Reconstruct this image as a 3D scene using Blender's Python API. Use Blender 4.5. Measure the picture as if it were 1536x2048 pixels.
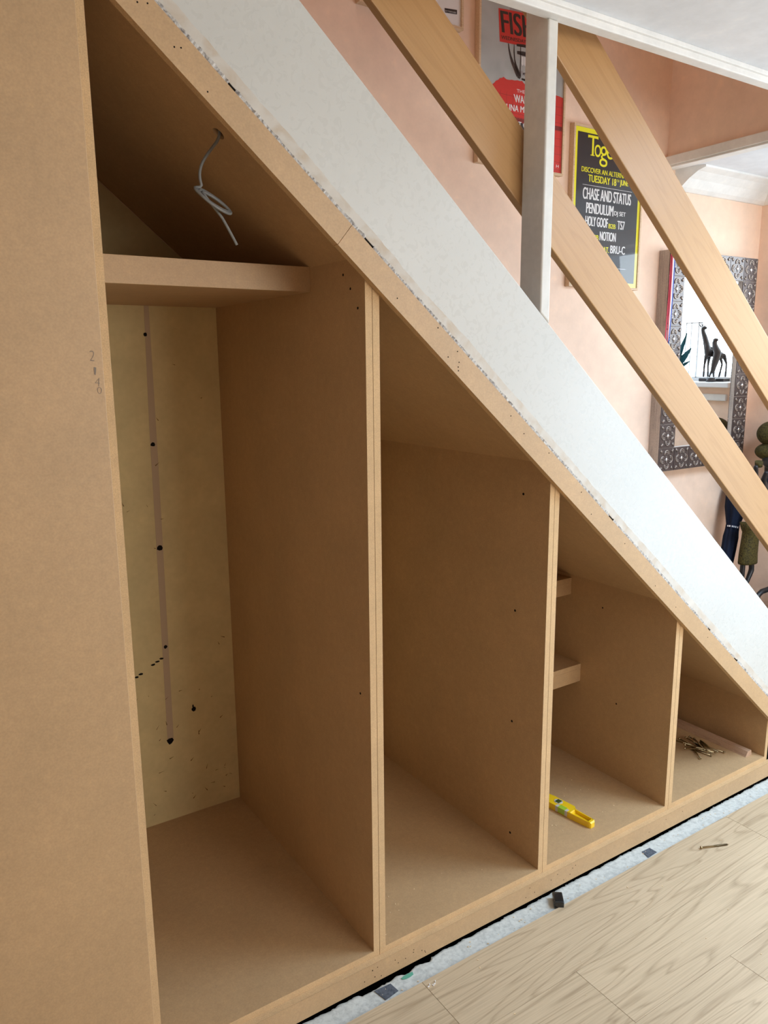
import bpy, bmesh, math, random
from mathutils import Vector, Matrix, noise
random.seed(7)
for o in list(bpy.data.objects): bpy.data.objects.remove(o)
SC = bpy.context.scene
COL = SC.collection
# ------------------------------------------------------------------ camera
CP = Vector((-0.9053, -1.4452, 1.4864)); YAW, PIT, ROLL, FPX = 0.5809, -0.1932, -0.0093, 1542.3
cd = Vector((math.sin(YAW)*math.cos(PIT), math.cos(YAW)*math.cos(PIT), math.sin(PIT)))
_r = Vector((math.cos(YAW), -math.sin(YAW), 0)); _u = _r.cross(cd)
cr = _r*math.cos(ROLL)+_u*math.sin(ROLL); cu = -_r*math.sin(ROLL)+_u*math.cos(ROLL)
camd = bpy.data.cameras.new('camera'); cam = bpy.data.objects.new('camera', camd); COL.objects.link(cam)
camd.sensor_fit = 'VERTICAL'; camd.sensor_height = 36; camd.lens = 36*FPX/2048; camd.clip_start = .02
M = Matrix((cr, cu, -cd)).transposed().to_4x4(); M.translation = CP; cam.matrix_world = M
SC.camera = cam
# ------------------------------------------------------------------ world, lights, exposure
SC.view_settings.view_transform = 'Standard'; SC.view_settings.look = 'None'
SC.view_settings.exposure = 0.04; SC.view_settings.gamma = 1.0; SC.view_settings.use_curve_mapping = False
w = bpy.data.worlds.new('sky'); SC.world = w; w.use_nodes = True
w.node_tree.nodes['Background'].inputs[0].default_value = (.72, .86, 1, 1)
w.node_tree.nodes['Background'].inputs[1].default_value = 1.5
SC.cycles.max_bounces = 10; SC.cycles.diffuse_bounces = 7
SC.cycles.use_denoising = True
try: SC.cycles.sample_clamp_indirect = 6
except Exception: pass
def area(name, loc, size, sy, direction, power, col):
    l = bpy.data.lights.new(name, 'AREA'); l.shape = 'RECTANGLE'; l.size = size; l.size_y = sy; l.energy = power; l.color = col
    o = bpy.data.objects.new(name, l); COL.objects.link(o); o.location = loc
    o.rotation_euler = Vector(direction).to_track_quat('-Z', 'Y').to_euler(); return o
# corner window daylight; door, roof and front openings are invented, stairwell lamp is fill
area('added_daylight_door', (3.25, -1.45, 1.05), 1.9, 1.9, (-1, .05, -.05), 38, (.58, .79, 1))  # unseen source, added to light plinth and floor from the right
area('added_daylight_roof', (2.15, -1.2, 2.66), 1.0, 1.2, (-.25, .3, -1), 84, (.58, .78, 1))  # invented overhead source, placed for the shadow direction on the compartment floors
area('daylight_corner_window', (3.45, .1, 1.9), 1.3, 1.0, (-1, 0, -.1), 34, (.80, .92, 1))
area('added_daylight_front', (1.45, -4.0, 1.45), 1.8, 1.4, (-.15, 1, -.05), 78, (1, .975, .92))  # unseen source, added to brighten the front faces
area('added_fill_stairwell', (.2, .42, 4.2), 1.2, .6, (.1, .1, -1), 6, (1, .97, .9))  # added fill for the upper stairwell wall, no opening here
# ------------------------------------------------------------------ geometry constants (metres, z=0 is the plinth top)
FL = -.055; TP = 1.6566; SL = .7085; TT = math.tan(SL); CC = math.cos(SL)
X2, X3, X4, XG = .5719, 1.1543, 1.7381, -.539; ZF = .0177; DEP = .855; T = .018; CEIL = 2.30
def zs(x, p): return TP - x*TT + p/CC
def at(px, py, y):                      # the point of plane y seen at a pixel of the photograph
    v = cd + cr*((px-768)/FPX) - cu*((py-1024)/FPX); return CP + v*((y-CP.y)/v.y)
# ------------------------------------------------------------------ materials
MATS = {}
def rgb(h): 
    c = [int(h[i:i+2], 16)/255 for i in (0, 2, 4)]
    return tuple((x/12.92 if x <= .04045 else ((x+.055)/1.055)**2.4) for x in c)+(1,)
def base(name, col, rough=.6, metal=0, spec=.5, coat=0):
    m = bpy.data.materials.new(name); m.use_nodes = True; b = m.node_tree.nodes['Principled BSDF']
    b.inputs['Base Color'].default_value = col if len(col) == 4 else tuple(col)+(1,)
    b.inputs['Roughness'].default_value = rough; b.inputs['Metallic'].default_value = metal
    b.inputs['Specular IOR Level'].default_value = spec; b.inputs['Coat Weight'].default_value = coat
    m.diffuse_color = b.inputs['Base Color'].default_value
    MATS[name] = m; return m, m.node_tree, b
def nd(nt, t, **k):
    n = nt.nodes.new(t)
    for a, v in k.items():
        if a.startswith('i_'): n.inputs[a[2:].replace('_', ' ')].default_value = v
        else: setattr(n, a, v)
    return n
def ramp(nt, src, stops):
    r = nd(nt, 'ShaderNodeValToRGB'); nt.links.new(src, r.inputs[0]); e = r.color_ramp.elements
    while len(e) < len(stops): e.new(.5)
    for i, (p, c) in enumerate(stops): e[i].position = p; e[i].color = c
    return r
def coords(nt, kind='Object', scale=(1, 1, 1)):
    tc = nd(nt, 'ShaderNodeTexCoord'); mp = nd(nt, 'ShaderNodeMapping'); mp.inputs['Scale'].default_value = scale
    nt.links.new(tc.outputs[kind], mp.inputs[0]); return mp.outputs[0]
def noi(nt, vec, scale, detail=3, dist=0):
    n = nd(nt, 'ShaderNodeTexNoise'); n.inputs['Scale'].default_value = scale; n.inputs['Detail'].default_value = detail
    n.inputs['Distortion'].default_value = dist; nt.links.new(vec, n.inputs['Vector']); return n.outputs['Fac']
def mix(nt, a, b, f, mode='MIX'):
    m = nd(nt, 'ShaderNodeMix', data_type='RGBA', blend_type=mode)
    for s, i in ((f, 0), (a, 6), (b, 7)):
        if hasattr(s, 'is_output'): nt.links.new(s, m.inputs[i])
        else: m.inputs[i].default_value = s
    return m.outputs[2]
def bump(nt, b, h, st=.2, d=.002):
    n = nd(nt, 'ShaderNodeBump'); n.inputs['Strength'].default_value = st; n.inputs['Distance'].default_value = d
    nt.links.new(h, n.inputs['Height']); nt.links.new(n.outputs[0], b.inputs['Normal'])
def sc_(c, k): return (c[0]*k, c[1]*k, c[2]*k, 1)
def speckled(name, col, var=.12, rough=.7, fine=260, coarse=5, spec=.3):
    m, nt, b = base(name, col, rough, spec=spec); v = coords(nt)
    a = noi(nt, v, fine, 2); c = noi(nt, v, coarse, 3); d = noi(nt, v, fine*.22, 3)
    r1 = ramp(nt, a, [(.3, sc_(col, 1-var)), (.7, sc_(col, 1+var))])
    r2 = ramp(nt, c, [(.3, (.93, .93, .93, 1)), (.7, (1.05, 1.04, 1.03, 1))])
    r3 = ramp(nt, d, [(.3, (.94, .94, .94, 1)), (.62, (1, 1, 1, 1)), (.8, (1.08, 1.06, 1.03, 1))])
    x = mix(nt, r1.outputs[0], r2.outputs[0], 1.0, 'MULTIPLY'); x = mix(nt, x, r3.outputs[0], 1.0, 'MULTIPLY')
    nt.links.new(x, b.inputs['Base Color']); bump(nt, b, a, .08, .0005); return m
speckled('mdf', (.485, .317, .165), .06, .52, spec=.5)
speckled('mdf_edge', (.57, .385, .205), .12, .85, 420, 14)
speckled('pink_paint', (.88, .66, .515), .012, .75, 90, 3)
speckled('cream_plaster', (.66, .53, .27), .03, .8, 60, 6)
speckled('ceiling_paint', (.78, .815, .86), .01, .8, 90, 3)
speckled('white_moulding', (.80, .80, .78), .02, .45, 90, 6)
speckled('post_paint', (.68, .665, .62), .03, .4, 60, 9)
def wood(name, light, dark, kind='Object', sx=1.1, sy=9, sz=9, freq=28, rough=.45, fine=.5, coat=0, amt=.8):
    m, nt, b = base(name, light, rough, coat=coat)
    v = coords(nt, kind, (sx, sy, sz)); n = noi(nt, v, 1.0, 2, .3)
    mu = nd(nt, 'ShaderNodeMath', operation='MULTIPLY'); mu.inputs[1].default_value = freq; nt.links.new(n, mu.inputs[0])
    fr = nd(nt, 'ShaderNodeMath', operation='FRACT'); nt.links.new(mu.outputs[0], fr.inputs[0])
    r = ramp(nt, fr.outputs[0], [(0, dark), (.22, light), (.85, light), (1, dark)])
    v2 = coords(nt, kind, (6, 260, 260)); n2 = noi(nt, v2, 1.0, 2)
    r2 = ramp(nt, n2, [(.35, sc_(dark, .95)), (.6, light)])
    v3 = coords(nt, kind, (.8, 3, 3)); n3 = noi(nt, v3, 1.0, 2)
    r3 = ramp(nt, n3, [(.3, (.9, .88, .86, 1)), (.7, (1.06, 1.05, 1.04, 1))])
    x = mix(nt, light, r.outputs[0], amt); x = mix(nt, x, r2.outputs[0], fine*.6); x = mix(nt, x, r3.outputs[0], 1.0, 'MULTIPLY')
    nt.links.new(x, b.inputs['Base Color']); bump(nt, b, n2, .05, .0004); return m
wood('oak_laminate', (.60, .475, .32, 1), (.40, .30, .19, 1), 'UV', .85, 10, 10, 14, .38, .6, 0, 1.0)
wood('pine_stained', (.46, .262, .105, 1), (.39, .21, .078, 1), 'Object', .9, 16, 16, 7, .42, .35, .0, .6)
wood('frame_oak', (.66, .48, .31, 1), (.5, .34, .2, 1), 'Object', 5, 60, 60, 6, .5, .4)
wood('batten_wood', (.50, .33, .22, 1), (.36, .22, .14, 1), 'Object', 40, 6, 40, 6, .6, .4)
wood('grey_weathered_wood', (.50, .43, .38, 1), (.28, .23, .21, 1), 'Object', 30, 30, 2.0, 5, .6, .6)
def paint_gloss():
    m, nt, b = base('gloss_paint', (.56, .555, .52, 1), .36, spec=.35, coat=0)
    b.inputs['Coat Roughness'].default_value = .12
    v = coords(nt, 'Object', (5, 60, 90)); a = noi(nt, v, 1.0, 4, .4)
    v2 = coords(nt, 'Object', (1, 1, 1)); c = noi(nt, v2, 45, 4, 1.5); d = noi(nt, v2, 2.2, 3)
    r = ramp(nt, d, [(.3, (.525, .52, .485, 1)), (.7, (.57, .565, .53, 1))]); nt.links.new(r.outputs[0], b.inputs['Base Color'])
    ad = nd(nt, 'ShaderNodeMath', operation='ADD'); nt.links.new(a, ad.inputs[0]); cm = nd(nt, 'ShaderNodeMath', operation='MULTIPLY'); cm.inputs[1].default_value = .25; nt.links.new(c, cm.inputs[0]); nt.links.new(cm.outputs[0], ad.inputs[1])
    bump(nt, b, ad.outputs[0], .13, .0007)
    rr = ramp(nt, c, [(.3, (.22,)*3+(1,)), (.75, (.40,)*3+(1,))]); nt.links.new(rr.outputs[0], b.inputs['Roughness'])
paint_gloss()
def rough_mat(name, c1, c2, scale=40, rough=.9, bs=.8):
    m, nt, b = base(name, c1, rough, spec=.2); v = coords(nt); a = noi(nt, v, scale, 6, .5)
    r = ramp(nt, a, [(.32, c2), (.55, c1), (.8, tuple(min(1, x*1.12) for x in c1[:3])+(1,))]); nt.links.new(r.outputs[0], b.inputs['Base Color'])
    bump(nt, b, a, bs, .003); return m
rough_mat('screed', (.56, .58, .55, 1), (.44, .46, .44, 1), 90, .9, .22)
rough_mat('broken_plaster', (.52, .50, .47, 1), (.20, .18, .17, 1), 130, .9, 1)
rough_mat('torn_paint_edge', (.56, .52, .46, 1), (.50, .42, .33, 1), 24, .6, .1)
rough_mat('tape_grey', (.10, .115, .14, 1), (.05, .06, .075, 1), 120, .7, .2)
base('void_black', (.006, .005, .004), .95, spec=.05); base('hole_dark', (.012, .009, .007), .9, spec=.1)
base('pencil', (.22, .17, .13), .8); base('stain_brown', (.16, .09, .03), .9, spec=.1)
base('filler_strip', (.50, .375, .25), .85, spec=.1)
base('cable_grey', (.20, .21, .21), .45); base('print_black', (.018, .016, .02), .5); base('print_yellow', (.85, .80, .01), .5)
base('print_white', (.80, .80, .80), .5); base('print_red', (.62, .035, .03), .5); base('print_darkred', (.20, .02, .02), .5)
base('print_ink', (.03, .025, .025), .5); base('print_grey', (.33, .32, .33), .5)
rough_mat('print_paper_grey', (.46, .48, .47, 1), (.36, .38, .37, 1), 7, .6, 0)
base('tool_yellow', (.80, .52, .01), .38, coat=.3); base('tool_hole', (.03, .02, .02), .5)
base('vial_green', (.34, .52, .04), .15, coat=.6); base('plug_grey', (.5, .47, .44), .4); base('vial_dark', (.05, .08, .02), .15, coat=.8)
base('black_plastic', (.008, .011, .013), .25, coat=.4)
base('screw_zinc', (.42, .33, .19), .32, 1); base('mirror_glass', (.93, .95, .95), .01, 1)
base('bronze_tile', (.085, .062, .058), .38, .35, coat=.25); base('tile_relief', (.36, .30, .26), .34, .6); base('boss_silver', (.75, .75, .77), .14, 1)
base('ribbon_red', (.42, .02, .04), .7); base('ribbon_white', (.75, .75, .78), .7); base('ribbon_blue', (.02, .05, .30), .7); base('medal_gold', (.6, .42, .12), .3, 1)
base('umbrella_navy', (.008, .014, .035), .75, spec=.2); base('carved_black', (.010, .010, .013), .4); base('figurine_dark', (.045, .040, .042), .5)
base('leaf_blue', (.03, .13, .15), .5); base('pot_glaze', (.05, .12, .16), .3); base('window_upvc', (.82, .83, .84), .35)
base('chair_black', (.012, .012, .014), .45); base('tread_carpet', (.35, .33, .30), .9)
base('chip_wood', (.75, .58, .36), .9); base('teal_chip', (.10, .34, .24), .8)
rough_mat('olive_cloth', (.075, .058, .014, 1), (.012, .010, .006, 1), 160, .7, .5)
def glassmat():
    m = bpy.data.materials.new('clear_glass'); m.use_nodes = True; nt = m.node_tree; nt.nodes.clear()
    o = nd(nt, 'ShaderNodeOutputMaterial'); t = nd(nt, 'ShaderNodeBsdfTransparent'); g = nd(nt, 'ShaderNodeBsdfGlossy'); g.inputs['Roughness'].default_value = .02
    f = nd(nt, 'ShaderNodeFresnel'); f.inputs[0].default_value = 1.45; mx = nd(nt, 'ShaderNodeMixShader')
    ge = nd(nt, 'ShaderNodeNewGeometry'); su = nd(nt, 'ShaderNodeMath', operation='SUBTRACT'); su.inputs[0].default_value = 1; nt.links.new(ge.outputs['Backfacing'], su.inputs[1]); mu = nd(nt, 'ShaderNodeMath', operation='MULTIPLY'); nt.links.new(f.outputs[0], mu.inputs[0]); nt.links.new(su.outputs[0], mu.inputs[1]); nt.links.new(mu.outputs[0], mx.inputs[0]); nt.links.new(t.outputs[0], mx.inputs[1]); nt.links.new(g.outputs[0], mx.inputs[2]); nt.links.new(mx.outputs[0], o.inputs[0])
    MATS['clear_glass'] = m
glassmat()
# ------------------------------------------------------------------ mesh helpers
class B:
    def __init__(s): s.bm = bmesh.new(); s.mats = []
    def mi(s, m):
        if m not in s.mats: s.mats.append(m)
        return s.mats.index(m)
    def box(s, a, b, m, bevel=0, mat=None):
        r = bmesh.ops.create_cube(s.bm, size=1); vs = r['verts']
        for v in vs: v.co = Vector([a[i] if v.co[i] < 0 else b[i] for i in range(3)])
        fs = list({f for v in vs for f in v.link_faces})
        if bevel:
            es = list({e for v in vs for e in v.link_edges})
            q = bmesh.ops.bevel(s.bm, geom=vs+es, offset=bevel, segments=2, affect='EDGES', profile=.5)
            vs = list({v for v in q['verts']}); fs = list({f for v in vs for f in v.link_faces})
        if mat is not None:
            for v in vs: v.co = mat @ v.co
        i = s.mi(m)
        for f in fs: f.material_index = i
        return vs
    def prism(s, pts, y0, y1, m, front=None, bevel=0):           # polygon in xz, extruded along y
        i = s.mi(m); a = [s.bm.verts.new((x, y0, z)) for x, z in pts]; b = [s.bm.verts.new((x, y1, z)) for x, z in pts]; n = len(pts)
        fs = [s.bm.faces.new(a), s.bm.faces.new(b[::-1])]
        for k in range(n): fs.append(s.bm.faces.new((a[k], b[k], b[(k+1) % n], a[(k+1) % n])))
        for f in fs: f.material_index = i
        if front: fs[0].material_index = s.mi(front)
        if bevel:
            es = list({e for f in fs for e in f.edges}); q = bmesh.ops.bevel(s.bm, geom=es, offset=bevel, segments=3, affect='EDGES', profile=.5)
        return fs
    def poly(s, pts, m):
        f = s.bm.faces.new([s.bm.verts.new(p) for p in pts]); f.material_index = s.mi(m); return f
    def slab(s, pts, d, m):                                         # polygon given in 3D, thickened by vector d
        d = Vector(d); a = [s.bm.verts.new(p) for p in pts]; b = [s.bm.verts.new(Vector(p)+d) for p in pts]; n = len(pts); i = s.mi(m)
        fs = [s.bm.faces.new(a), s.bm.faces.new(b[::-1])]+[s.bm.faces.new((a[k], b[k], b[(k+1) % n], a[(k+1) % n])) for k in range(n)]
        for f in fs: f.material_index = i
    def tube(s, pts, r, m, seg=8, cap=True):
        pts = [Vector(p) for p in pts]; rs = r if isinstance(r, (list, tuple)) else [r]*len(pts); i = s.mi(m); rings = []; up = None
        for k, p in enumerate(pts):
            t = (pts[min(k+1, len(pts)-1)]-pts[max(k-1, 0)]).normalized()
            if up is None: up = t.orthogonal().normalized()
            up = (up - t*up.dot(t)); up = up.normalized() if up.length > 1e-6 else t.orthogonal().normalized(); bi = t.cross(up)
            rings.append([s.bm.verts.new(p+(up*math.cos(2*math.pi*j/seg)+bi*math.sin(2*math.pi*j/seg))*rs[k]) for j in range(seg)])
        for k in range(len(rings)-1):
            for j in range(seg):
                f = s.bm.faces.new((rings[k][j], rings[k][(j+1) % seg], rings[k+1][(j+1) % seg], rings[k+1][j])); f.material_index = i; f.smooth = True
        if cap:
            s.bm.faces.new(rings[0][::-1]).material_index = i; s.bm.faces.new(rings[-1]).material_index = i
    def ball(s, c, r, m, sub=3):
        q = bmesh.ops.create_icosphere(s.bm, subdivisions=sub, radius=1); r = r if isinstance(r, (tuple, list)) else (r, r, r); i = s.mi(m)
        for v in q['verts']: v.co = Vector([c[k]+v.co[k]*r[k] for k in range(3)])
        for f in {f for v in q['verts'] for f in v.link_faces}: f.material_index = i; f.smooth = True
    def cyl(s, c, r, h, m, axis='z', seg=20, r2=None):
        c = Vector(c); d = {'x': Vector((1, 0, 0)), 'y': Vector((0, 1, 0)), 'z': Vector((0, 0, 1))}[axis]
        s.tube([c, c+d*h], [r, r if r2 is None else r2], m, seg)
    def build(s, name, parent=None, loc=None, smooth=False):
        me = bpy.data.meshes.new(name); bmesh.ops.recalc_face_normals(s.bm, faces=s.bm.faces); s.bm.to_mesh(me); s.bm.free()
        for m in s.mats: me.materials.append(MATS[m])
        o = bpy.data.objects.new(name, me); COL.objects.link(o)
        if loc is not None:
            me.transform(Matrix.Translation(-Vector(loc))); o.location = loc
        if parent is not None:
            o.parent = parent
            o.matrix_parent_inverse = Matrix.Identity(4); o.location = Vector(o.location) - world_loc(parent)
        return o
def world_loc(p):
    v = Vector(p.location)
    while p.parent: p = p.parent; v = v+Vector(p.location)
    return v
def tag(o, label=None, cat=None, group=None, kind=None):
    if label: o['label'] = label
    if cat: o['category'] = cat
    if group: o['group'] = group
    if kind: o['kind'] = kind
    return o
def empty(name, loc, label, cat, group=None):
    o = bpy.data.objects.new(name, None); COL.objects.link(o); o.location = loc; o.empty_display_size = .05; return tag(o, label, cat, group)
def struct(b, name, parent=None):
    o = b.build(name, parent)
    if parent is None: o['kind'] = 'structure'
    return o
def boxs(name, a, b, m, parent=None):
    q = B(); q.box(a, b, m); return struct(q, name, parent)
DG = bpy.context.evaluated_depsgraph_get
def glyphs(text, bold=0.0):                                         # outline text as triangles in a unit box
    c = bpy.data.curves.new('t', 'FONT'); c.body = text; c.offset = bold; o = bpy.data.objects.new('t', c); COL.objects.link(o)
    me = bpy.data.meshes.new_from_object(o.evaluated_get(DG())); vs = [v.co.copy() for v in me.vertices]; fs = [tuple(p.vertices) for p in me.polygons]
    bpy.data.objects.remove(o); bpy.data.curves.remove(c); bpy.data.meshes.remove(me)
    x0 = min(v.x for v in vs); x1 = max(v.x for v in vs); y0 = min(v.y for v in vs); y1 = max(v.y for v in vs)
    return [((v.x-x0)/(x1-x0), (v.y-y0)/(y1-y0)) for v in vs], fs
def text4(b, text, quad, m, bold=.02):                              # quad: bottom-left, bottom-right, top-right, top-left
    vs, fs = glyphs(text, min(bold, 0)); q = [Vector(p) for p in quad]; i = b.mi(m); hx = (q[1]-q[0]).normalized()*(q[3]-q[0]).length*max(bold, 0)*.8
    for sh in ((-1, 0, 1) if bold > 0 else (0,)):                    # heavier strokes: the outline repeated a hair to each side
        bv = [b.bm.verts.new((q[0]*(1-u)+q[1]*u)*(1-v)+(q[3]*(1-u)+q[2]*u)*v+hx*sh+Vector((0, -.00012*(sh+1), 0))) for u, v in vs]
        for f in fs:
            try: b.bm.faces.new([bv[k] for k in f]).material_index = i
            except ValueError: pass
def textr(b, text, x0, z0, x1, z1, y, m, bold=.02): text4(b, text, [(x0, y, z0), (x1, y, z0), (x1, y, z1), (x0, y, z1)], m, bold)
def skin(name, pts, edges, rad, mat, parent, sub=2):
    me = bpy.data.meshes.new(name); me.from_pydata([Vector(p) for p in pts], edges, []); o = bpy.data.objects.new(name, me); COL.objects.link(o)
    md = o.modifiers.new('s', 'SKIN')
    for i, r in enumerate(rad):
        r = r if isinstance(r, tuple) else (r, r); me.skin_vertices[0].data[i].radius = r
    me.skin_vertices[0].data[0].use_root = True
    s = o.modifiers.new('u', 'SUBSURF'); s.levels = sub; s.render_levels = sub
    me2 = bpy.data.meshes.new_from_object(o.evaluated_get(DG())); bpy.data.objects.remove(o); me2.name = name
    me2.materials.clear(); me2.materials.append(MATS[mat])
    for p in me2.polygons: p.use_smooth = True
    o = bpy.data.objects.new(name, me2); COL.objects.link(o)
    if parent: o.parent = parent; o.location = -world_loc(parent)
    return o
# ================================================================== STRUCTURE
# laminate floor: every board its own block with its own piece of grain
def floor():
    b = B(); bm = b.bm; uv = bm.loops.layers.uv.new('UVMap'); i = b.mi('oak_laminate')
    rows = [(-.083, -.277)]; y = -.277
    while y > -3.6: rows.append((y, y-.187)); y -= .187
    offs = {0: .09, 1: .438, 2: .813, 3: .20}
    for k, (ya, yb) in enumerate(rows):
        x = offs.get(k, random.uniform(0, 1.28))-1.287*3
        while x < 2.83:
            xa, xb = max(x, -3.4), min(x+1.287, 2.83); x += 1.287
            if xb-xa < .02: continue
            ou, ov = random.uniform(0, 50), random.uniform(0, 50); g = .0006
            vs = b.box((xa+g, yb+g*.6, FL-.009), (xb-g, ya-g*.6, FL), 'oak_laminate')
            for f in {f for v in vs for f in v.link_faces}:
                for l in f.loops: l[uv].uv = (l.vert.co.x-xa+ou, l.vert.co.y-yb+ov)
    return b
struct(floor(), 'floor')
q = B(); q.box((-3.4, -3.6, -.16), (3.0, .86, -.125), 'void_black'); struct(q, 'floor_void')
def screed():
    b = B(); bm = b.bm; i = b.mi('screed'); n = 560; ys = [-3.6, -.25, -.09, -.082, -.074, -.066, -.057, -.048, -.040, -.032, -.026, -.0205]
    grid = []
    for a in range(n+1):
        x = -.9+a*(3.73/n); row = []
        edge = .004*noise.noise(Vector((x*5, 3, 0)))+.004*noise.noise(Vector((x*31, 7, 0)))+.004*noise.noise(Vector((x*130, 1, 0)))
        if -.06 < x < .16: edge -= .008+.008*noise.noise(Vector((x*30, 2, 5)))
        for k, y in enumerate(ys):
            f = max(0, (k-4)/7); yy = y+edge*f
            z = -.0606+.0005*noise.noise(Vector((x*9, yy*9, 0)))+.0004*noise.noise(Vector((x*70, yy*70, 2)))-(.003 if k == len(ys)-1 else 0)
            if k < 3: z = -.0650
            row.append(bm.verts.new((x, yy, z)))
        row.append(bm.verts.new((x, row[-1].co.y+.003*noise.noise(Vector((x*70, 0, 9))), -.125))); grid.append(row)
    for a in range(n):
        for k in range(len(grid[0])-1):
            f = bm.faces.new((grid[a][k], grid[a+1][k], grid[a+1][k+1], grid[a][k+1])); f.material_index = i; f.smooth = k < len(ys)-2
    return b
struct(screed(), 'floor_subfloor')
# walls
q = B(); q.box((-3.4, .857, -.13), (2.98, .957, 4.8), 'pink_paint'); struct(q, 'wall_back')
def lining():
    b = B(); b.prism([(XG, -.10), (1.75, -.10), (1.75, zs(1.75, .036)), (XG, zs(XG, .036))], .8552, .857, 'cream_plaster'); return b
lin = struct(lining(), 'wall_cupboard_back')
def lining_marks():
    b = B(); y0, y1 = .8546, .8552
    b.prism([(-.217, 1.70), (-.204, 1.70), (-.206, 1.2), (-.209, .9), (-.213, .5), (-.215, .29), (-.235, .29), (-.229, .9), (-.226, 1.3)], y0, y1, 'filler_strip'); o = b.build('filler_strip', lin)
    b = B(); random.seed(3)
    def blob(x, z, r, ry=None):
        n = 7; ry = ry or r; b.prism([(x+r*math.cos(2*math.pi*k/n)*random.uniform(.7, 1.2), z+ry*math.sin(2*math.pi*k/n)*random.uniform(.7, 1.2)) for k in range(n)], .8541, .8546, 'hole_dark')
    for x, z, r in [(-.220, 1.569, .0065), (-.219, 1.248, .007), (-.219, .93, .009), (-.221, .612, .006), (-.227, .294, .011), (-.143, .382, .008)]: blob(x, z, r)
    blob(-.145, .391, .003, .008)
    for k in range(7):
        t = k/6; 
        if k in (2, 3): continue
        blob(-.317+.08*t, .533+.043*t, .009*(1-.5*abs(t-.5)), .0035)
    b.build('wall_hole', lin)
    b = B(); random.seed(11)
    for k in range(55):
        x = random.uniform(-.42, -.01); z = random.choice([random.uniform(.05, .35), random.uniform(.05, .35), random.uniform(.35, 1.6)]); a = random.uniform(0, 3.14); l = random.uniform(.002, .009); wd = random.uniform(.0006, .0016)
        dx, dz = l*math.cos(a), l*math.sin(a); b.prism([(x-dx-dz*wd/l, z-dz+dx*wd/l), (x+dx, z+dz), (x-dx+dz*wd/l, z-dz-dx*wd/l)], .8545, .8552, 'stain_brown')
    o = b.build('scuff_marks', lin); o['kind'] = 'stuff'
lining_marks()
def wall_right():
    b = B(); x0, x1 = 2.83, 2.98; z0, z1 = -.13, 2.45
    for a, c, lo, hi in [(.67, .857, z0, z1), (-.45, .67, z0, 1.335), (-.45, .67, 2.13, z1), (-.55, -.45, z0, z1), (-2.45, -.55, 2.05, z1), (-3.6, -2.45, z0, z1)]:
        b.box((x0, a, lo), (x1, c, hi), 'pink_paint')
    return b
struct(wall_right(), 'wall_right')
boxs('wall_left', (-3.5, -3.6, -.13), (-3.4, .957, 2.45), 'pink_paint')
def wall_front():
    b = B()
    for xa, xb, lo, hi in [(-3.5, .5, -.13, 2.45), (.5, 2.4, -.13, .8), (.5, 2.4, 2.1, 2.45), (2.4, 2.98, -.13, 2.45)]: b.box((xa, -3.7, lo), (xb, -3.6, hi), 'pink_paint')
    return b
struct(wall_front(), 'wall_front')
def ceiling():
    b = B()
    for a, c in [((-3.5, -3.7), (1.55, 0)), ((2.75, -3.7), (2.98, 0)), ((1.55, -3.7), (2.75, -1.9)), ((1.55, -.5), (2.75, 0))]: b.box((*a, CEIL), (*c, 2.55), 'ceiling_paint')
    b.box((-3.5, 0, CEIL), (-.62, .857, 2.55), 'ceiling_paint')
    b.box((2.13, 0, CEIL), (2.98, .857, 2.55), 'ceiling_paint'); return b
struct(ceiling(), 'ceiling')
q = B(); q.box((-.62, -.022, 2.271), (2.09, .012, CEIL), 'white_moulding', .003); q.box((-.62, -.030, 2.287), (2.09, -.020, 2.3), 'white_moulding', .002); struct(q, 'trim_1')
q = B(); q.box((2.09, 0, CEIL+.003), (2.13, .857, 4.8), 'pink_paint'); struct(q, 'wall_bulkhead')
q = B(); q.box((2.068, .012, 2.3), (2.09, .857, 2.338), 'white_moulding', .003); q.box((2.076, .012, 2.292), (2.13, .857, 2.3), 'white_moulding', .002); struct(q, 'trim_2')
q = B(); q.box((-.62, -.12, 2.55), (2.13, 0, 4.8), 'pink_paint'); q.box((-.74, -.12, 2.55), (-.62, .957, 4.8), 'pink_paint'); struct(q, 'wall_stairwell')
boxs('ceiling_stairwell', (-.74, -.12, 4.8), (2.13, .957, 4.9), 'ceiling_paint')
def coving():
    b = B(); pr = [(0, 0), (-.125, 0), (-.125, -.008), (-.095, -.02), (-.06, -.045), (-.03, -.075), (-.012, -.088), (0, -.088)]
    i = b.mi('white_moulding'); A = [b.bm.verts.new((2.15-y*.3, .857+y, CEIL+z)) for y, z in pr]; C_ = [b.bm.verts.new((2.83+y, .857+y, CEIL+z)) for y, z in pr]; D = [b.bm.verts.new((2.83+y, -3.6, CEIL+z)) for y, z in pr]
    n = len(pr)
    for P, Q in ((A, C_), (C_, D)):
        for k in range(n): b.bm.faces.new((P[k], P[(k+1) % n], Q[(k+1) % n], Q[k]))
    b.bm.faces.new(A); b.bm.faces.new(D); return b
struct(coving(), 'trim_3')
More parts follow.
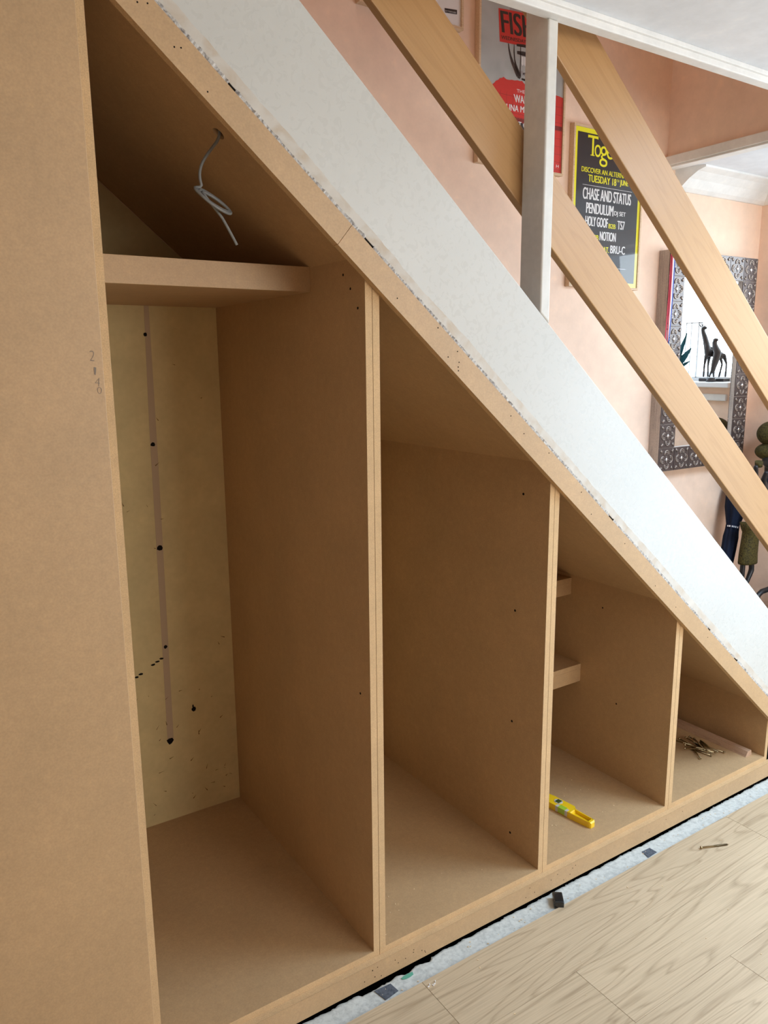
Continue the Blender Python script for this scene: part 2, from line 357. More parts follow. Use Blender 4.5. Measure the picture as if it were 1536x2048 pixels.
# openings with frames and glass
def window1():
    b = B(); x = 2.955; f = 'window_upvc'
    b.box((2.78, -.47, 1.335), (2.98, .69, 1.362), f, .004)
    o = b.build('window_1'); o['kind'] = 'structure'; b = B()
    b.box((x, -.45, 1.362), (x+.045, .67, 1.385), f); b.box((x, -.45, 2.10), (x+.045, .67, 2.13), f); b.box((x, .655, 1.362), (x+.045, .67, 2.13), f); b.box((x, -.45, 1.362), (x+.045, -.42, 2.13), f)
    b.box((x, .370, 1.38), (x+.035, .378, 1.68), f); b.box((x, .325, 1.38), (x+.03, .331, 1.68), f); b.box((x, .292, 1.38), (x+.03, .299, 1.68), f); b.box((x, .292, 1.676), (x+.03, .378, 1.683), f)
    b.box((x, -.02, 1.385), (x+.04, .02, 2.1), f); b.build('window_frame', o)
    b = B(); b.box((x+.02, -.42, 1.385), (x+.024, .655, 2.10), 'clear_glass'); b.build('pane', o)
    b = B(); b.box((2.812, -.47, 1.265), (2.83, .66, 1.30), 'white_moulding', .004); b.build('window_apron', o)
window1()
def glazed(name, a, c, y0, y1, z0, z1, axis, n):
    # frame with n lights; axis 'x' = wall plane of constant x
    b = B(); f = 'window_upvc'; w_ = .06
    def bx(p0, p1, lo, hi, m=f):
        if axis == 'x': b.box((a, p0, lo), (c, p1, hi), m)
        else: b.box((p0, a, lo), (p1, c, hi), m)
    bx(y0, y1, z0, z0+w_); bx(y0, y1, z1-w_, z1)
    for k in range(n+1):
        p = y0+(y1-y0-w_)*k/n; bx(p, p+w_, z0, z1)
    o = b.build(name); o['kind'] = 'structure'
    for k in range(n):
        b = B(); p = y0+(y1-y0-w_)*k/n+w_; p1 = y0+(y1-y0-w_)*(k+1)/n; m = (a+c)/2
        if axis == 'x': b.box((m-.002, p, z0+w_), (m+.002, p1, z1-w_), 'clear_glass')
        else: b.box((p, m-.002, z0+w_), (p1, m+.002, z1-w_), 'clear_glass')
        b.build('pane', o)
glazed('door_added', 2.88, 2.94, -2.45, -.55, -.055, 2.05, 'x', 2)  # invented glazed opening, made for the added light from the right
glazed('window_added_front', -3.68, -3.62, .5, 2.4, .8, 2.1, 'y', 2)  # invented opening behind the camera, made for the added front light
def added_rooflight():  # invented ceiling opening, made for the added overhead light
    b = B(); f = 'window_upvc'
    for a, c in [((1.55, -1.9), (2.75, -1.85)), ((1.55, -.55), (2.75, -.5)), ((1.55, -1.85), (1.60, -.55)), ((2.70, -1.85), (2.75, -.55))]: b.box((*a, 2.50), (*c, 2.56), f)
    o = b.build('window_added_roof'); o['kind'] = 'structure'
    b = B(); b.box((1.60, -1.85, 2.525), (2.70, -.55, 2.53), 'clear_glass'); b.build('pane', o)
added_rooflight()
# ================================================================== CUPBOARD UNITS
HOLE = Vector((-.267, .117, 0)); HOLE.z = zs(HOLE.x, .0375)
def panel(b, x0, x1, zb=FL, ztop=None, y0=0.0):
    p = .0375+.0145
    b.prism([(x0, zb), (x1, zb), (x1, zs(x1, p)), (x0, zs(x0, p))], y0, DEP, 'mdf', 'mdf_edge')
def dot(name, parent, c, n, r=.0035, m='hole_dark'):                  # small drilled hole
    c = Vector(c); n = Vector(n); b = B(); b.tube([c-n*.0005, c+n*.0004], r, m, 10); return b.build(name, parent)
def unit(k, xl, xr, label):
    u = empty('cupboard_unit', (xl, 0, FL), label, 'cupboard', 'open board units under the stairs')
    b = B(); panel(b, xl+(.0006 if k else 0), xl+T)
    o = b.build('side_panel', u)
    b = B(); panel(b, xr-T, xr-.0006); pr = b.build('side_panel', u)
    b = B(); b.prism([(xl+T, 0), (xr-T, 0), (xr-T, ZF), (xl+T, ZF)], 0, DEP, 'mdf', 'mdf_edge'); b.build('base_panel', u)
    b = B(); b.prism([(xl+T, zs(xl+T, .0375)), (xr-T, zs(xr-T, .0375)), (xr-T, zs(xr-T, .052)), (xl+T, zs(xl+T, .052))], 0, DEP, 'mdf', 'mdf_edge'); so = b.build('sloping_top_panel', u)
    if k == 0:                                                        # drilled cable hole through the sloping top
        c = B(); n = Vector((math.sin(SL), 0, math.cos(SL))); c.tube([HOLE-n*.03, HOLE+n*.04], .0135, 'hole_dark', 28); co = c.build('cut')
        md = so.modifiers.new('b', 'BOOLEAN'); md.object = co; md.solver = 'EXACT'; md.operation = 'DIFFERENCE'
        me = bpy.data.meshes.new_from_object(so.evaluated_get(DG())); so.modifiers.clear(); so.data = me; bpy.data.objects.remove(co)
    return u, pr
u1, p1 = unit(0, -.557, T, 'tallest cupboard unit at the left end, with a box shelf and a hanging cable')
u2, p2 = unit(1, T, X2+T, 'second tallest cupboard unit with an empty tall compartment and no shelves')
u3, p3 = unit(2, X2+T, X3+T, 'third cupboard unit with two stepped shelves at the back and the yellow level inside')
u4, p4 = unit(3, X3+T, X4+T, 'lowest cupboard unit at the right end, holding the pile of screws')
def box_shelf(u, x0, x1, y0, zt, h, lab=None, lip=.018):
    b = B(); b.box((x0, y0+.0, zt-lip), (x1, DEP, zt), 'mdf'); o = b.build('shelf', u)
    b = B(); b.box((x0, y0, zt-h), (x1, y0+.018, zt-lip-.0004), 'mdf'); b.build('shelf_front_rail', o)
    if lab: o['label'] = lab
    return o
b = B(); b.box((XG, .246, 1.650), (0, DEP, 1.7075), 'mdf', .0006); b.build('shelf', u1)
box_shelf(u3, X2+T, X3, .449, .705, .062, 'upper stepped shelf'); box_shelf(u3, X2+T, X3, .389, .393, .067, 'lower stepped shelf')
for y, z in [(.06, 1.643), (.03, 1.60), (.09, 1.675), (.045, .70)]: dot('screw_hole', p1, (0, y, z), (-1, 0, 0), .003)
for y, z in [(.101, 1.122), (.123, .779), (.125, .436), (.121, .072)]: dot('screw_hole', p2, (X2, y, z), (-1, 0, 0), .0038)
for y, z in [(.30, .63), (.22, .30)]: dot('screw_hole', p3, (X3, y, z), (-1, 0, 0), .003)
# pencilled numbers on the end panel
def tall_cupboard():
    e = empty('tall_cupboard', (-.86, 0, FL), 'wide plain upright board front at the far left, with pencilled numbers near its right edge', 'cupboard')
    b = B(); b.box((-1.157, -T, FL), (-.5572, -.0003, FL+2.14), 'mdf', .0012); o = b.build('front_panel', e)
    b = B(); b.box((-1.157, 0, FL), (-1.139, DEP, FL+2.14), 'mdf'); b.build('side_panel', e)
    b = B(); b.box((-1.139, 0, FL+2.122), (-.5572, DEP, FL+2.14), 'mdf'); b.build('top_panel', e)
    b = B(); yy = -T-.0003
    for ch, px, py, h, wd in [('2', 184, 712, 20, 9), ('1', 190, 742, 14, 3), ('4', 195, 764, 16, 9), ('0', 199, 781, 12, 8)]:
        q_ = [at(px-wd/2, py+h/2, yy), at(px+wd/2, py+h/2+1, yy), at(px+wd/2+1, py-h/2, yy), at(px-wd/2-1, py-h/2-1, yy)]; text4(b, ch, q_, 'pencil', -.022)
    b.build('pencil_numbers', o)
tall_cupboard()
# plinth and sloping fascia
def plinth():
    b = B(); b.box((-.557, -T, FL), (1.93, -.0003, 0), 'mdf'); o = b.build('plinth_board', loc=(-.557, 0, FL))
    b.__init__(); b.box((-.557, -T, -.0004), (1.93, -.0003, .0004), 'mdf_edge'); b.build('board_edge', o)
    tag(o, 'long low board plinth running along the floor under all the units', 'plinth')
    random.seed(5)
    for k in range(26):
        x = random.choice([.03, .6, 1.17, .1])+random.uniform(-.12, .12); dot('nail_hole', o, (x, -T, random.uniform(-.045, -.01)), (0, -1, 0), .0013)
plinth()
XJ = -.075
def fascia(x0, x1, label):                                           
    e = .0534; s = e*math.sin(SL)   # perpendicular cuts
    def P(x, p, cut): return (x+(p*math.sin(SL) if cut else 0), zs(x, 0)+(p*math.cos(SL) if cut else p/CC))
    b = B(); pts = [P(x0, 0, x0 > -.3), P(x1, 0, x1 < 1), P(x1, e, x1 < 1), P(x0, e, x0 > -.3)]
    b.prism(pts, -T, -.0004, 'mdf'); 
    for f in b.bm.faces:
        f.normal_update()
        if abs(f.normal.y) < .5: f.material_index = b.mi('mdf_edge')
    o = b.build('sloping_fascia', loc=(x0, 0, zs(x0, 0))); tag(o, label, 'trim', 'sloping board strips under the white stringer')
    random.seed(int(x1*10)+9)
    for k in range(5 if x1 < 0 else 16):
        x = random.uniform(x0+.1, x1-.25); p = random.uniform(.01, .045); dot('nail_hole', o, (x, -T, zs(x, p)), (0, -1, 0), .0015)
fascia(-.5565, XJ-.0004, 'upper left length of the sloping board strip, above the tallest unit')
fascia(XJ+.0004, 1.925, 'long lower length of the sloping board strip, running down to the plinth')
# ================================================================== STAIRCASE
def stair():
    e = empty('staircase', (1.95, .4, FL), 'staircase with broad white painted stringer sloping down to the right above the cupboards', 'staircase')
    a = -SL
    def ob(name, x0, x1, p0, p1, y0, y1, mat, bev=.002):
        L = (x1-x0)/CC; b = B(); b.box((0, y0, p0), (L, y1, p1), mat, bev)
        o = b.build(name, e); R = Matrix.Rotation(SL, 4, 'Y'); o.matrix_local = Matrix.Translation(Vector((x0, 0, zs(x0, 0)))-world_loc(e)) @ R; return o
    Mx = Matrix.Translation((-.556, 0, zs(-.556, 0))) @ Matrix.Rotation(SL, 4, 'Y'); Mi = Mx.inverted(); xt = (TP+.2946/CC-2.268)/TT
    P = [Mi @ Vector((x, 0, z)) for x, z in [(-.556, zs(-.556, .0562)), (2.05, zs(2.05, .0562)), (2.05, zs(2.05, .2946)), (xt, 2.268), (-.556, 2.268)]]
    b = B(); b.prism([(p.x, p.z) for p in P], 0, .035, 'gloss_paint', bevel=.002); st = b.build('stringer', e); st.matrix_local = Matrix.Translation(-world_loc(e)) @ Mx
    # torn paint band left where the old casing came away
    def strip(name, p0, p1, j0, j1, yb, mat, thick, seed, n=700, fr=1.0, gaps=False):
        b = B(); bm = b.bm; i = b.mi(mat); prev = None
        for k in range(n+1):
            s = k/n*2.9/CC; nz = lambda f, o: noise.noise(Vector((s*f, seed+o, 0)))
            a0 = p0+j0*(nz(8*fr, 0)+.5*nz(45*fr, 1)+.35*nz(160, 2)); a1 = p1+j1*(nz(5*fr, 3)+.5*nz(30*fr, 4)+.3*nz(120, 5))
            yy = yb-thick*(1+(.5*nz(60, 6)+.4*nz(200, 7))*(mat != 'torn_paint_edge')); x = -.6+s*CC
            mk = lambda p, y: bm.verts.new((x+p*math.sin(SL), y, zs(x, 0)+p*CC))
            mid = (a0+a1)/2; cur = [mk(a0, yb), mk(a0+.0005, yy), mk(mid, yy-thick*.3*nz(90, 8)*(mat != 'torn_paint_edge')), mk(a1-.0005, yy), mk(a1, yb)]
            if prev and not (gaps and nz(18, 9) > .42):
                for j in range(4): f = bm.faces.new((prev[j], cur[j], cur[j+1], prev[j+1])); f.material_index = i; f.smooth = False
            prev = cur
        return b.build(name, e)
    strip('torn_paint_strip', .0665, .0895, .001, .0042, 0, 'torn_paint_edge', .0012, 3)
    strip('broken_plaster_edge', .0545, .0650, .0006, .0022, -.001, 'broken_plaster', .0075, 11, 1100, 1, True)
    b = B(); pts = []
    b.prism([(-.6, zs(-.6, .0540)), (2.0, zs(2.0, .0540)), (2.0, zs(2.0, .068)), (-.6, zs(-.6, .068))], -.0006, 0, 'hole_dark'); b.build('shadow_gap', e)
    for k in range(12):                                               # steps behind the stringer
        x = 1.86-k*.2333; zt = zs(x, .235); 
        if zt > 2.26: break
        b = B(); b.box((x-.25, .036, zt-.03), (x+.0, .8565, zt), 'tread_carpet', .008); b.build('tread', e)
        b = B(); b.box((x-.02, .036, zt-.2), (x-.008, .8565, zt-.03), 'tread_carpet'); b.build('riser', e)
stair()
# post and hand rails
def post():
    b = B(); x0, x1 = .5175, .550; b.mi('post_paint'); pr = [(0, None), (0, 2.2708), (.0135, 2.2708), (.0135, 2.52), (.079, 2.52), (.079, None)]
    L_, R_ = ([b.bm.verts.new((x, y, zs(x, .2955) if z is None else z)) for y, z in pr] for x in (x0, x1)); n = len(pr)
    fs = [b.bm.faces.new(L_), b.bm.faces.new(R_[::-1])]+[b.bm.faces.new((L_[k], L_[(k+1) % n], R_[(k+1) % n], R_[k])) for k in range(n)]
    bmesh.ops.bevel(b.bm, geom=[e_ for e_ in b.bm.edges if not any(v.co.z > 2.3 and v.co.y < .02 for v in e_.verts)], offset=.0045, segments=3, affect='EDGES', profile=.5)
    o = b.build('newel_post', loc=(x0, 0, zs(x0, .2955))); tag(o, 'white painted square post between the stringer and the ceiling edge', 'post')
post()
def rail(xa, pa, xb, pb, x0, x1, wd, label):
    za, zb = zs(xa, pa), zs(xb, pb); ang = math.atan2(za-zb, xb-xa); z0 = za-(x0-xa)*math.tan(ang); L = (x1-x0)/math.cos(ang)
    b = B(); b.box((0, 0, -wd/2), (L, .024, wd/2), 'pine_stained', .0025); o = b.build('banister_rail'); o.matrix_world = Matrix.Translation((x0, .0855, z0)) @ Matrix.Rotation(ang, 4, 'Y')
    tag(o, label, 'banister rail', 'sloping pine rails behind the white post')
rail(.26, .567, 1.77, .588, -.58, 2.22, .140, 'lower of the two sloping honey pine boards, nearest the white stringer')
rail(.70, .927, 1.70, .940, -.05, 2.22, .147, 'upper of the two sloping honey pine boards, passing the top of the white post')
b = B(); b.box((2.16, .11, FL), (2.24, .19, 1.32), 'post_paint', .004); b.box((2.15, .10, 1.32), (2.25, .20, 1.345), 'post_paint', .006)
# ================================================================== POSTERS ON THE BACK WALL
def frame_poster(x0, x1, z0, z1, label, paper, group=None, yf=.832):
    e = empty('framed_poster', ((x0+x1)/2, .857, z0), label, 'poster', 'framed gig posters on the pink wall')
    b = B(); w_ = .009
    for a, c in [((x0, yf, z0), (x0+w_, .8565, z1)), ((x1-w_, yf, z0), (x1, .8565, z1)), ((x0+w_, yf, z0), (x1-w_, .8565, z0+w_)), ((x0+w_, yf, z1-w_), (x1-w_, .8565, z1))]: b.box(a, c, 'frame_oak', .0008)
    b.build('frame', e)
    b = B(); b.box((x0+w_, yf+.0062, z0+w_), (x1-w_, yf+.010, z1-w_), paper); b.build('poster_print', e)
    return e
YP = .8378
def glass(e, x0, x1, z0, z1):
    b = B(); b.box((x0+.009, .8345, z0+.009), (x1-.009, .8358, z1-.009), 'clear_glass'); b.build('glass', e)
def pp(L): return [at(x, y, YP) for x, y in L]
def fillp(b, L, m, y=YP):
    P = [at(px, py, YP) for px, py in L]; b.poly([(p.x, y, p.z) for p in P], m)
def stroke(b, L, wd, m, y):
    P = [at(px, py, YP) for px, py in L]
    ws = wd if isinstance(wd, list) else [wd]*len(P)
    for k in range(len(P)-1):
        a, c = P[k], P[k+1]; d = Vector((c.x-a.x, 0, c.z-a.z)); n = Vector((-d.z, 0, d.x)).normalized()
        b.poly([(a.x+n.x*ws[k], y, a.z+n.z*ws[k]), (a.x-n.x*ws[k], y, a.z-n.z*ws[k]), (c.x-n.x*ws[k+1], y, c.z-n.z*ws[k+1]), (c.x+n.x*ws[k+1], y, c.z+n.z*ws[k+1])], m)
# left poster: grey and red
fx0, fx1, fz0, fz1 = 1.005, 1.437, 2.185, 2.80
fp = frame_poster(fx0, fx1, fz0, fz1, 'grey and red framed poster with large FISH lettering, behind the white post', 'print_paper_grey')
b = B(); ya = YP-.0002
jag = [(984, 169), (988, 166), (992, 161), (996, 160), (1000, 156), (1004, 156), (1007, 153.5), (1011, 157), (1014, 159), (1019, 160), (1024, 159.5), (1029, 161), (1035, 160.5), (1040, 162.5), (1044, 162), (1049, 168), (1055, 172), (1062, 173), (1070, 177), (1085, 181), (1100, 187), (1119, 193)]
P = [at(x, y, YP) for x, y in jag]; P = [Vector((fx0+.0095, 0, 2.447))] + P + [Vector((fx1-.0095, 0, P[-1].z-.003))]
b.poly([(p.x, ya, p.z) for p in P]+[(fx1-.0095, ya, fz0+.0095), (fx0+.0095, ya, fz0+.0095)], 'print_red')
fillp(b, [(997, 16), (999.5, 83), (1075, 98), (1074, 30)], 'print_red', ya); b.build('red_print_area', fp)
b = B(); yb = YP-.0004
for k in range(14): 
    x = fx0+.012+k*.031; b.poly([(x, yb, fz0+.01), (x+.0009, yb, fz0+.01), (x+.0009, yb, 2.440), (x, yb, 2.440)], 'print_darkred')
for k in range(9):
    z = fz0+.02+k*.028; b.poly([(fx0+.01, yb, z), (fx1-.01, yb, z), (fx1-.01, yb, z+.0009), (fx0+.01, yb, z+.0009)], 'print_darkred')
b.poly([(fx0+.01, yb, 2.347), (fx1-.01, yb, 2.347), (fx1-.01, yb, 2.362), (fx0+.01, yb, 2.362)], 'print_darkred')
b.poly([(1.12, yb, 2.22), (1.36, yb, 2.22), (1.36, yb, 2.346), (1.12, yb, 2.346)], 'print_ink')
b.build('grid_lines', fp)
b = B(); yc = YP-.0006; Q = lambda *L: [at(x, y, yc) for x, y in L]
text4(b, 'FISH', Q((1005, 65), (1068, 78.5), (1065, 34), (1001, 20)), 'print_ink', .045)
text4(b, 'WEDNESDAYS O', Q((1003, 78), (1064, 89), (1064, 82.5), (1002.5, 70)), 'print_ink', .02)
b.build('black_lettering', fp)
b = B()
def row(s, x0, zz0, x1, zz1, m, bold=.02): textr(b, s, x0, zz0, x1, zz1, yc, m, bold)
text4(b, 'THEATRE', Q((1034, 184.5), (1070, 192), (1070, 185), (1033.5, 178)), 'print_white', .0)
text4(b, 'WAD', Q((1029.5, 204), (1056, 209), (1056, 194), (1027.5, 188)), 'print_white', .04)
text4(b, 'LINA MA', Q((1013, 220), (1056, 227), (1056.5, 215), (1013, 207)), 'print_white', .04)
text4(b, 'DOOR F', Q((1032, 236), (1057, 241), (1057, 235.5), (1032, 230.5)), 'print_red', .0)
text4(b, 'T CO', Q((1037, 254), (1061, 259), (1061, 248), (1037, 243)), 'print_white', .03)
b.build('white_lettering', fp); b = B()
text4(b, 'H', Q((1112, 335), (1117, 336), (1117.5, 330), (1112.5, 329)), 'print_white', .0)
b.build('corner_mark', fp)
b = B()   # generic photocopied face with a shouting mouth
fillp(b, [(1017, 87), (1018, 104), (1024, 128), (1033, 148), (1041, 158), (1050, 161), (1060, 158), (1072, 130), (1074, 99)], 'print_paper_grey', YP-.0003)
stroke(b, [(1017, 87), (1018, 98), (1021, 112), (1025, 125), (1030, 137), (1036, 152), (1040, 157)], [.002, .003, .004, .006, .007, .007, .003], 'print_ink', yc)
stroke(b, [(1028, 88), (1028, 104), (1029, 118), (1031, 130), (1036, 143), (1040, 152)], [.001, .003, .0025, .005, .006, .003], 'print_ink', yc)
stroke(b, [(1041, 91), (1041, 118), (1040, 140), (1041, 155)], [.0015, .002, .003, .002], 'print_ink', yc)
stroke(b, [(1033, 90), (1048, 92), (1062, 96)], [.004, .005, .006], 'print_ink', yc)
fillp(b, [(1034, 102), (1034, 108), (1040, 110), (1062, 117), (1062, 107), (1046, 103)], 'print_ink', yc)
for k in range(4): fillp(b, [(1043+k*5, 113+k), (1043+k*5, 128+k), (1045+k*5, 132+k), (1047+k*5, 129+k), (1047+k*5, 114+k)], 'print_white', yc)
stroke(b, [(1042, 142), (1047, 150), (1050, 146), (1056, 156), (1060, 148)], [.004, .006, .004, .006, .003], 'print_grey', yc)
stroke(b, [(1043, 158), (1052, 161), (1062, 157)], [.003, .004, .003], 'print_ink', yc)
fillp(b, [(1020, 10), (1019, 20), (1048, 26), (1046, 8)], 'print_grey', YP-.00035)
b.build('face_drawing', fp); glass(fp, fx0, fx1, fz0, fz1)
# right poster: black and yellow
tx0, tx1, tz0, tz1 = 1.490, 1.912, 1.776, 2.388
tp_ = frame_poster(tx0, tx1, tz0, tz1, 'black framed poster with yellow border and a white band line-up, right of the white post', 'print_yellow')
b = B(); b.poly([(tx0+.026, YP-.0002, tz0+.026), (tx1-.024, YP-.0002, tz0+.026), (tx1-.024, YP-.0002, tz1-.026), (tx0+.026, YP-.0002, tz1-.026)], 'print_black'); b.build('black_print_area', tp_)
b = B(); Yw = 'print_yellow'; W_ = 'print_white'
row('T', 1.573, 2.281, 1.632, 2.356, Yw, .0); row('o', 1.613, 2.280, 1.650, 2.326, Yw, .0); row('g', 1.643, 2.247, 1.690, 2.325, Yw, .0); row('e', 1.684, 2.280, 1.722, 2.326, Yw, .0)
for x0_, x1_, z_ in [(1.590, 1.614, 2.2815), (1.573, 1.577, 2.345), (1.628, 1.632, 2.345)]: b.poly([(x0_, yc, z_), (x1_, yc, z_), (x1_, yc, z_+(.003 if x1_-x0_ > .01 else .011)), (x0_, yc, z_+(.003 if x1_-x0_ > .01 else .011))], Yw)
b.build('title_lettering', tp_); b = B()
row('DISCOVER AN ALTERNATIVE', 1.543, 2.217, 1.850, 2.236, Yw, .03); row('TUESDAY 18', 1.583, 2.183, 1.748, 2.210, Yw, .04); row('TH', 1.752, 2.199, 1.766, 2.209, Yw, .02); row('JUNE', 1.772, 2.183, 1.822, 2.210, Yw, .04)
b.build('date_lettering', tp_); b = B()
row('B2B', 1.714, 2.016, 1.756, 2.034, Yw, .04); row('B2B', 1.616, 1.965, 1.656, 1.984, Yw, .04); row('FEAT.', 1.665, 1.919, 1.722, 1.941, Yw, .04)
b.build('yellow_lettering', tp_)
b = B()
row('CHASE AND STATUS', 1.556, 2.116, 1.843, 2.160, W_, .035); row('PENDULUM', 1.578, 2.064, 1.738, 2.104, W_, .04); row('DJ SET', 1.745, 2.064, 1.815, 2.086, W_, .03)
row('HOLY GOOF', 1.576, 2.016, 1.708, 2.053, W_, .04); row('TS7', 1.768, 2.016, 1.812, 2.050, W_, .03); row('NOTION', 1.664, 1.965, 1.760, 2.000, W_, .04); row('BRU-C', 1.731, 1.918, 1.821, 1.950, W_, .035)
for a_, c_, z_ in [(1.552, 1.848, 2.169), (1.60, 1.832, 1.858)]: b.poly([(a_, yc, z_), (c_, yc, z_), (c_, yc, z_+.0014), (a_, yc, z_+.0014)], W_)
b.build('white_lettering', tp_); glass(tp_, tx0, tx1, tz0, tz1)
# top poster: white, only its corner shows
qp = frame_poster(.515, .935, 2.597, 3.20, 'white framed poster, only its lower right corner visible at the top edge', 'print_white')
b = B(); fillp(b, [(889, 16), (914, 20), (914, 29), (890, 25)], 'print_black', YP-.0003)
b.build('black_caption_panel', qp); b = B()
text4(b, 'BUY TICKETS HERE', [at(x, y, yc) for x, y in ((891, 23), (912, 27), (912, 24), (891, 20))], 'print_white', .0); b.build('caption_lettering', qp); glass(qp, .515, .935, 2.597, 3.20)
# ================================================================== MIRROR WITH EMBOSSED TILE FRAME
def mirror():
    x0, x1, z0, z1 = 2.074, 2.738, .973, 1.953; yf = .80; nx, nz = 6, 9; tw, th = (x1-x0)/nx, (z1-z0)/nz
    e = empty('wall_mirror', ((x0+x1)/2, .857, z0), 'tall mirror in a frame of dark embossed metal tiles, hanging near the corner', 'mirror')
    b = B(); d = .8565
    b.box((x0, yf+.002, z0), (x0+tw, d, z1), 'grey_weathered_wood'); b.box((x1-tw, yf+.002, z0), (x1, d, z1), 'grey_weathered_wood')
    b.box((x0+tw, yf+.002, z0), (x1-tw, d, z0+th), 'grey_weathered_wood'); b.box((x0+tw, yf+.002, z1-th), (x1-tw, d, z1), 'grey_weathered_wood'); b.build('frame_back', e)
    b = B(); b.box((x0+tw, yf+.012, z0+th), (x1-tw, yf+.016, z1-th), 'mirror_glass'); b.build('mirror_glass', e)
    b = B(); b.box((-tw/2+.0012, 0, -th/2+.0012), (tw/2-.0012, .004, th/2-.0012), 'bronze_tile', .0008); m0 = b.build('t')
    b = B(); s = tw/.11
    def arc(cx, cz, r, a0, a1, w_=.0016, n=14): b.tube([(s*(cx+r*math.cos(math.radians(a0+(a1-a0)*k/n))), -.001, s*(cz+r*math.sin(math.radians(a0+(a1-a0)*k/n)))) for k in range(n+1)], w_*s, 'tile_relief', 6)
    for q_ in range(4):
        a = 90*q_; ca, sa = math.cos(math.radians(a)), math.sin(math.radians(a)); R_ = .027
        arc(R_*ca, R_*sa, .0155, a-112, a+112, .0026)
        for sg in (-1, 1):
            cx, cz = (R_+.003)*ca-sg*.0052*sa, (R_+.003)*sa+sg*.0052*ca; arc(cx, cz, .0046, a-60*sg, a+190*sg, .0018, 8)
        c2, s2 = math.cos(math.radians(a+45)), math.sin(math.radians(a+45)); X_ = .0580
        for o_ in (-1, 1): b.tube([(s*(X_*c2-.009*c2*1-.004*o_*s2), -.001, s*(X_*s2-.009*s2+.004*o_*c2)), (s*(X_*c2+.006*c2+.004*o_*s2), -.001, s*(X_*s2+.006*s2-.004*o_*c2))], [.0034*s, .0020*s], 'tile_relief', 6)
        b.tube([(s*.008*ca, -.0008, s*.008*sa), (s*.017*ca, -.0008, s*.017*sa)], [.0022*s, .001*s], 'tile_relief', 6)
    r0 = b.build('t'); b = B(); b.ball((0, -.001, 0), (.0072, .0042, .0088), 'boss_silver', 3); k0 = b.build('t')
    for i in range(nx):
        for j in range(nz):
            if 0 < i < nx-1 and 0 < j < nz-1: continue
            cx, cz = x0+tw*(i+.5), z0+th*(j+.5)
            t = m0.copy(); t.name = 'tile'; COL.objects.link(t); t.parent = e; t.location = Vector((cx, yf-.002, cz))-world_loc(e)
            for s_, nm in ((r0, 'tile_ornament'), (k0, 'tile_boss')):
                c = s_.copy(); c.name = nm; COL.objects.link(c); c.parent = t; c.location = (0, 0, 0)
    for o in (m0, r0, k0): bpy.data.objects.remove(o)
mirror()
def medal():
    e = empty('medal_ribbon', (2.09, .79, 1.5), 'red, white and blue ribbon of a medal hanging from the mirror left edge', 'medal')
    def st(name, L, wd, m, dy):
        b = B(); prev = None; i = b.mi(m)
        for x, y, z in L:
            c = [b.bm.verts.new((x+sx*wd/2, y+dy+sy, z)) for sx, sy in ((-1, 0), (1, 0), (1, .0008), (-1, .0008))]
            if prev:
                for k in range(4): b.bm.faces.new((prev[k], prev[(k+1) % 4], c[(k+1) % 4], c[k]))
            else: b.bm.faces.new(c)
            prev = c
        b.bm.faces.new(prev); o = b.build(name, e)
    L1 = [(2.073, .792, 1.948), (2.0725, .792, 1.93), (2.071, .7915, 1.85), (2.070, .791, 1.75), (2.066, .791, 1.65), (2.061, .790, 1.56), (2.069, .789, 1.49)]
    L2 = [(2.083, .790, 1.955), (2.085, .790, 1.93), (2.085, .7895, 1.85), (2.084, .789, 1.75), (2.082, .789, 1.65), (2.078, .788, 1.56), (2.071, .788, 1.49)]
    st('back_ribbon', L1, .010, 'ribbon_red', 0)
    for off, m, nm in ((-.0075, 'ribbon_red', 'red_stripe'), (0, 'ribbon_white', 'white_stripe'), (.0075, 'ribbon_blue', 'blue_stripe')): st(nm, [(x+off*max(.3, min(1, (z-1.46)/.2)), y, z) for x, y, z in L2], .0076, m, -.0002)
    b = B(); b.tube([(2.0725, .792, 1.948), (2.076, .789, 1.960), (2.082, .790, 1.955)], .004, 'ribbon_red', 8); b.build('ribbon_fold', e)
    b = B(); b.tube([(2.070, .780, 1.462), (2.070, .784, 1.462)], .028, 'medal_gold', 32); b.tube([(2.070, .787, 1.497), (2.070, .787, 1.486)], .005, 'medal_gold', 12); b.build('medal_disc', e)
medal()
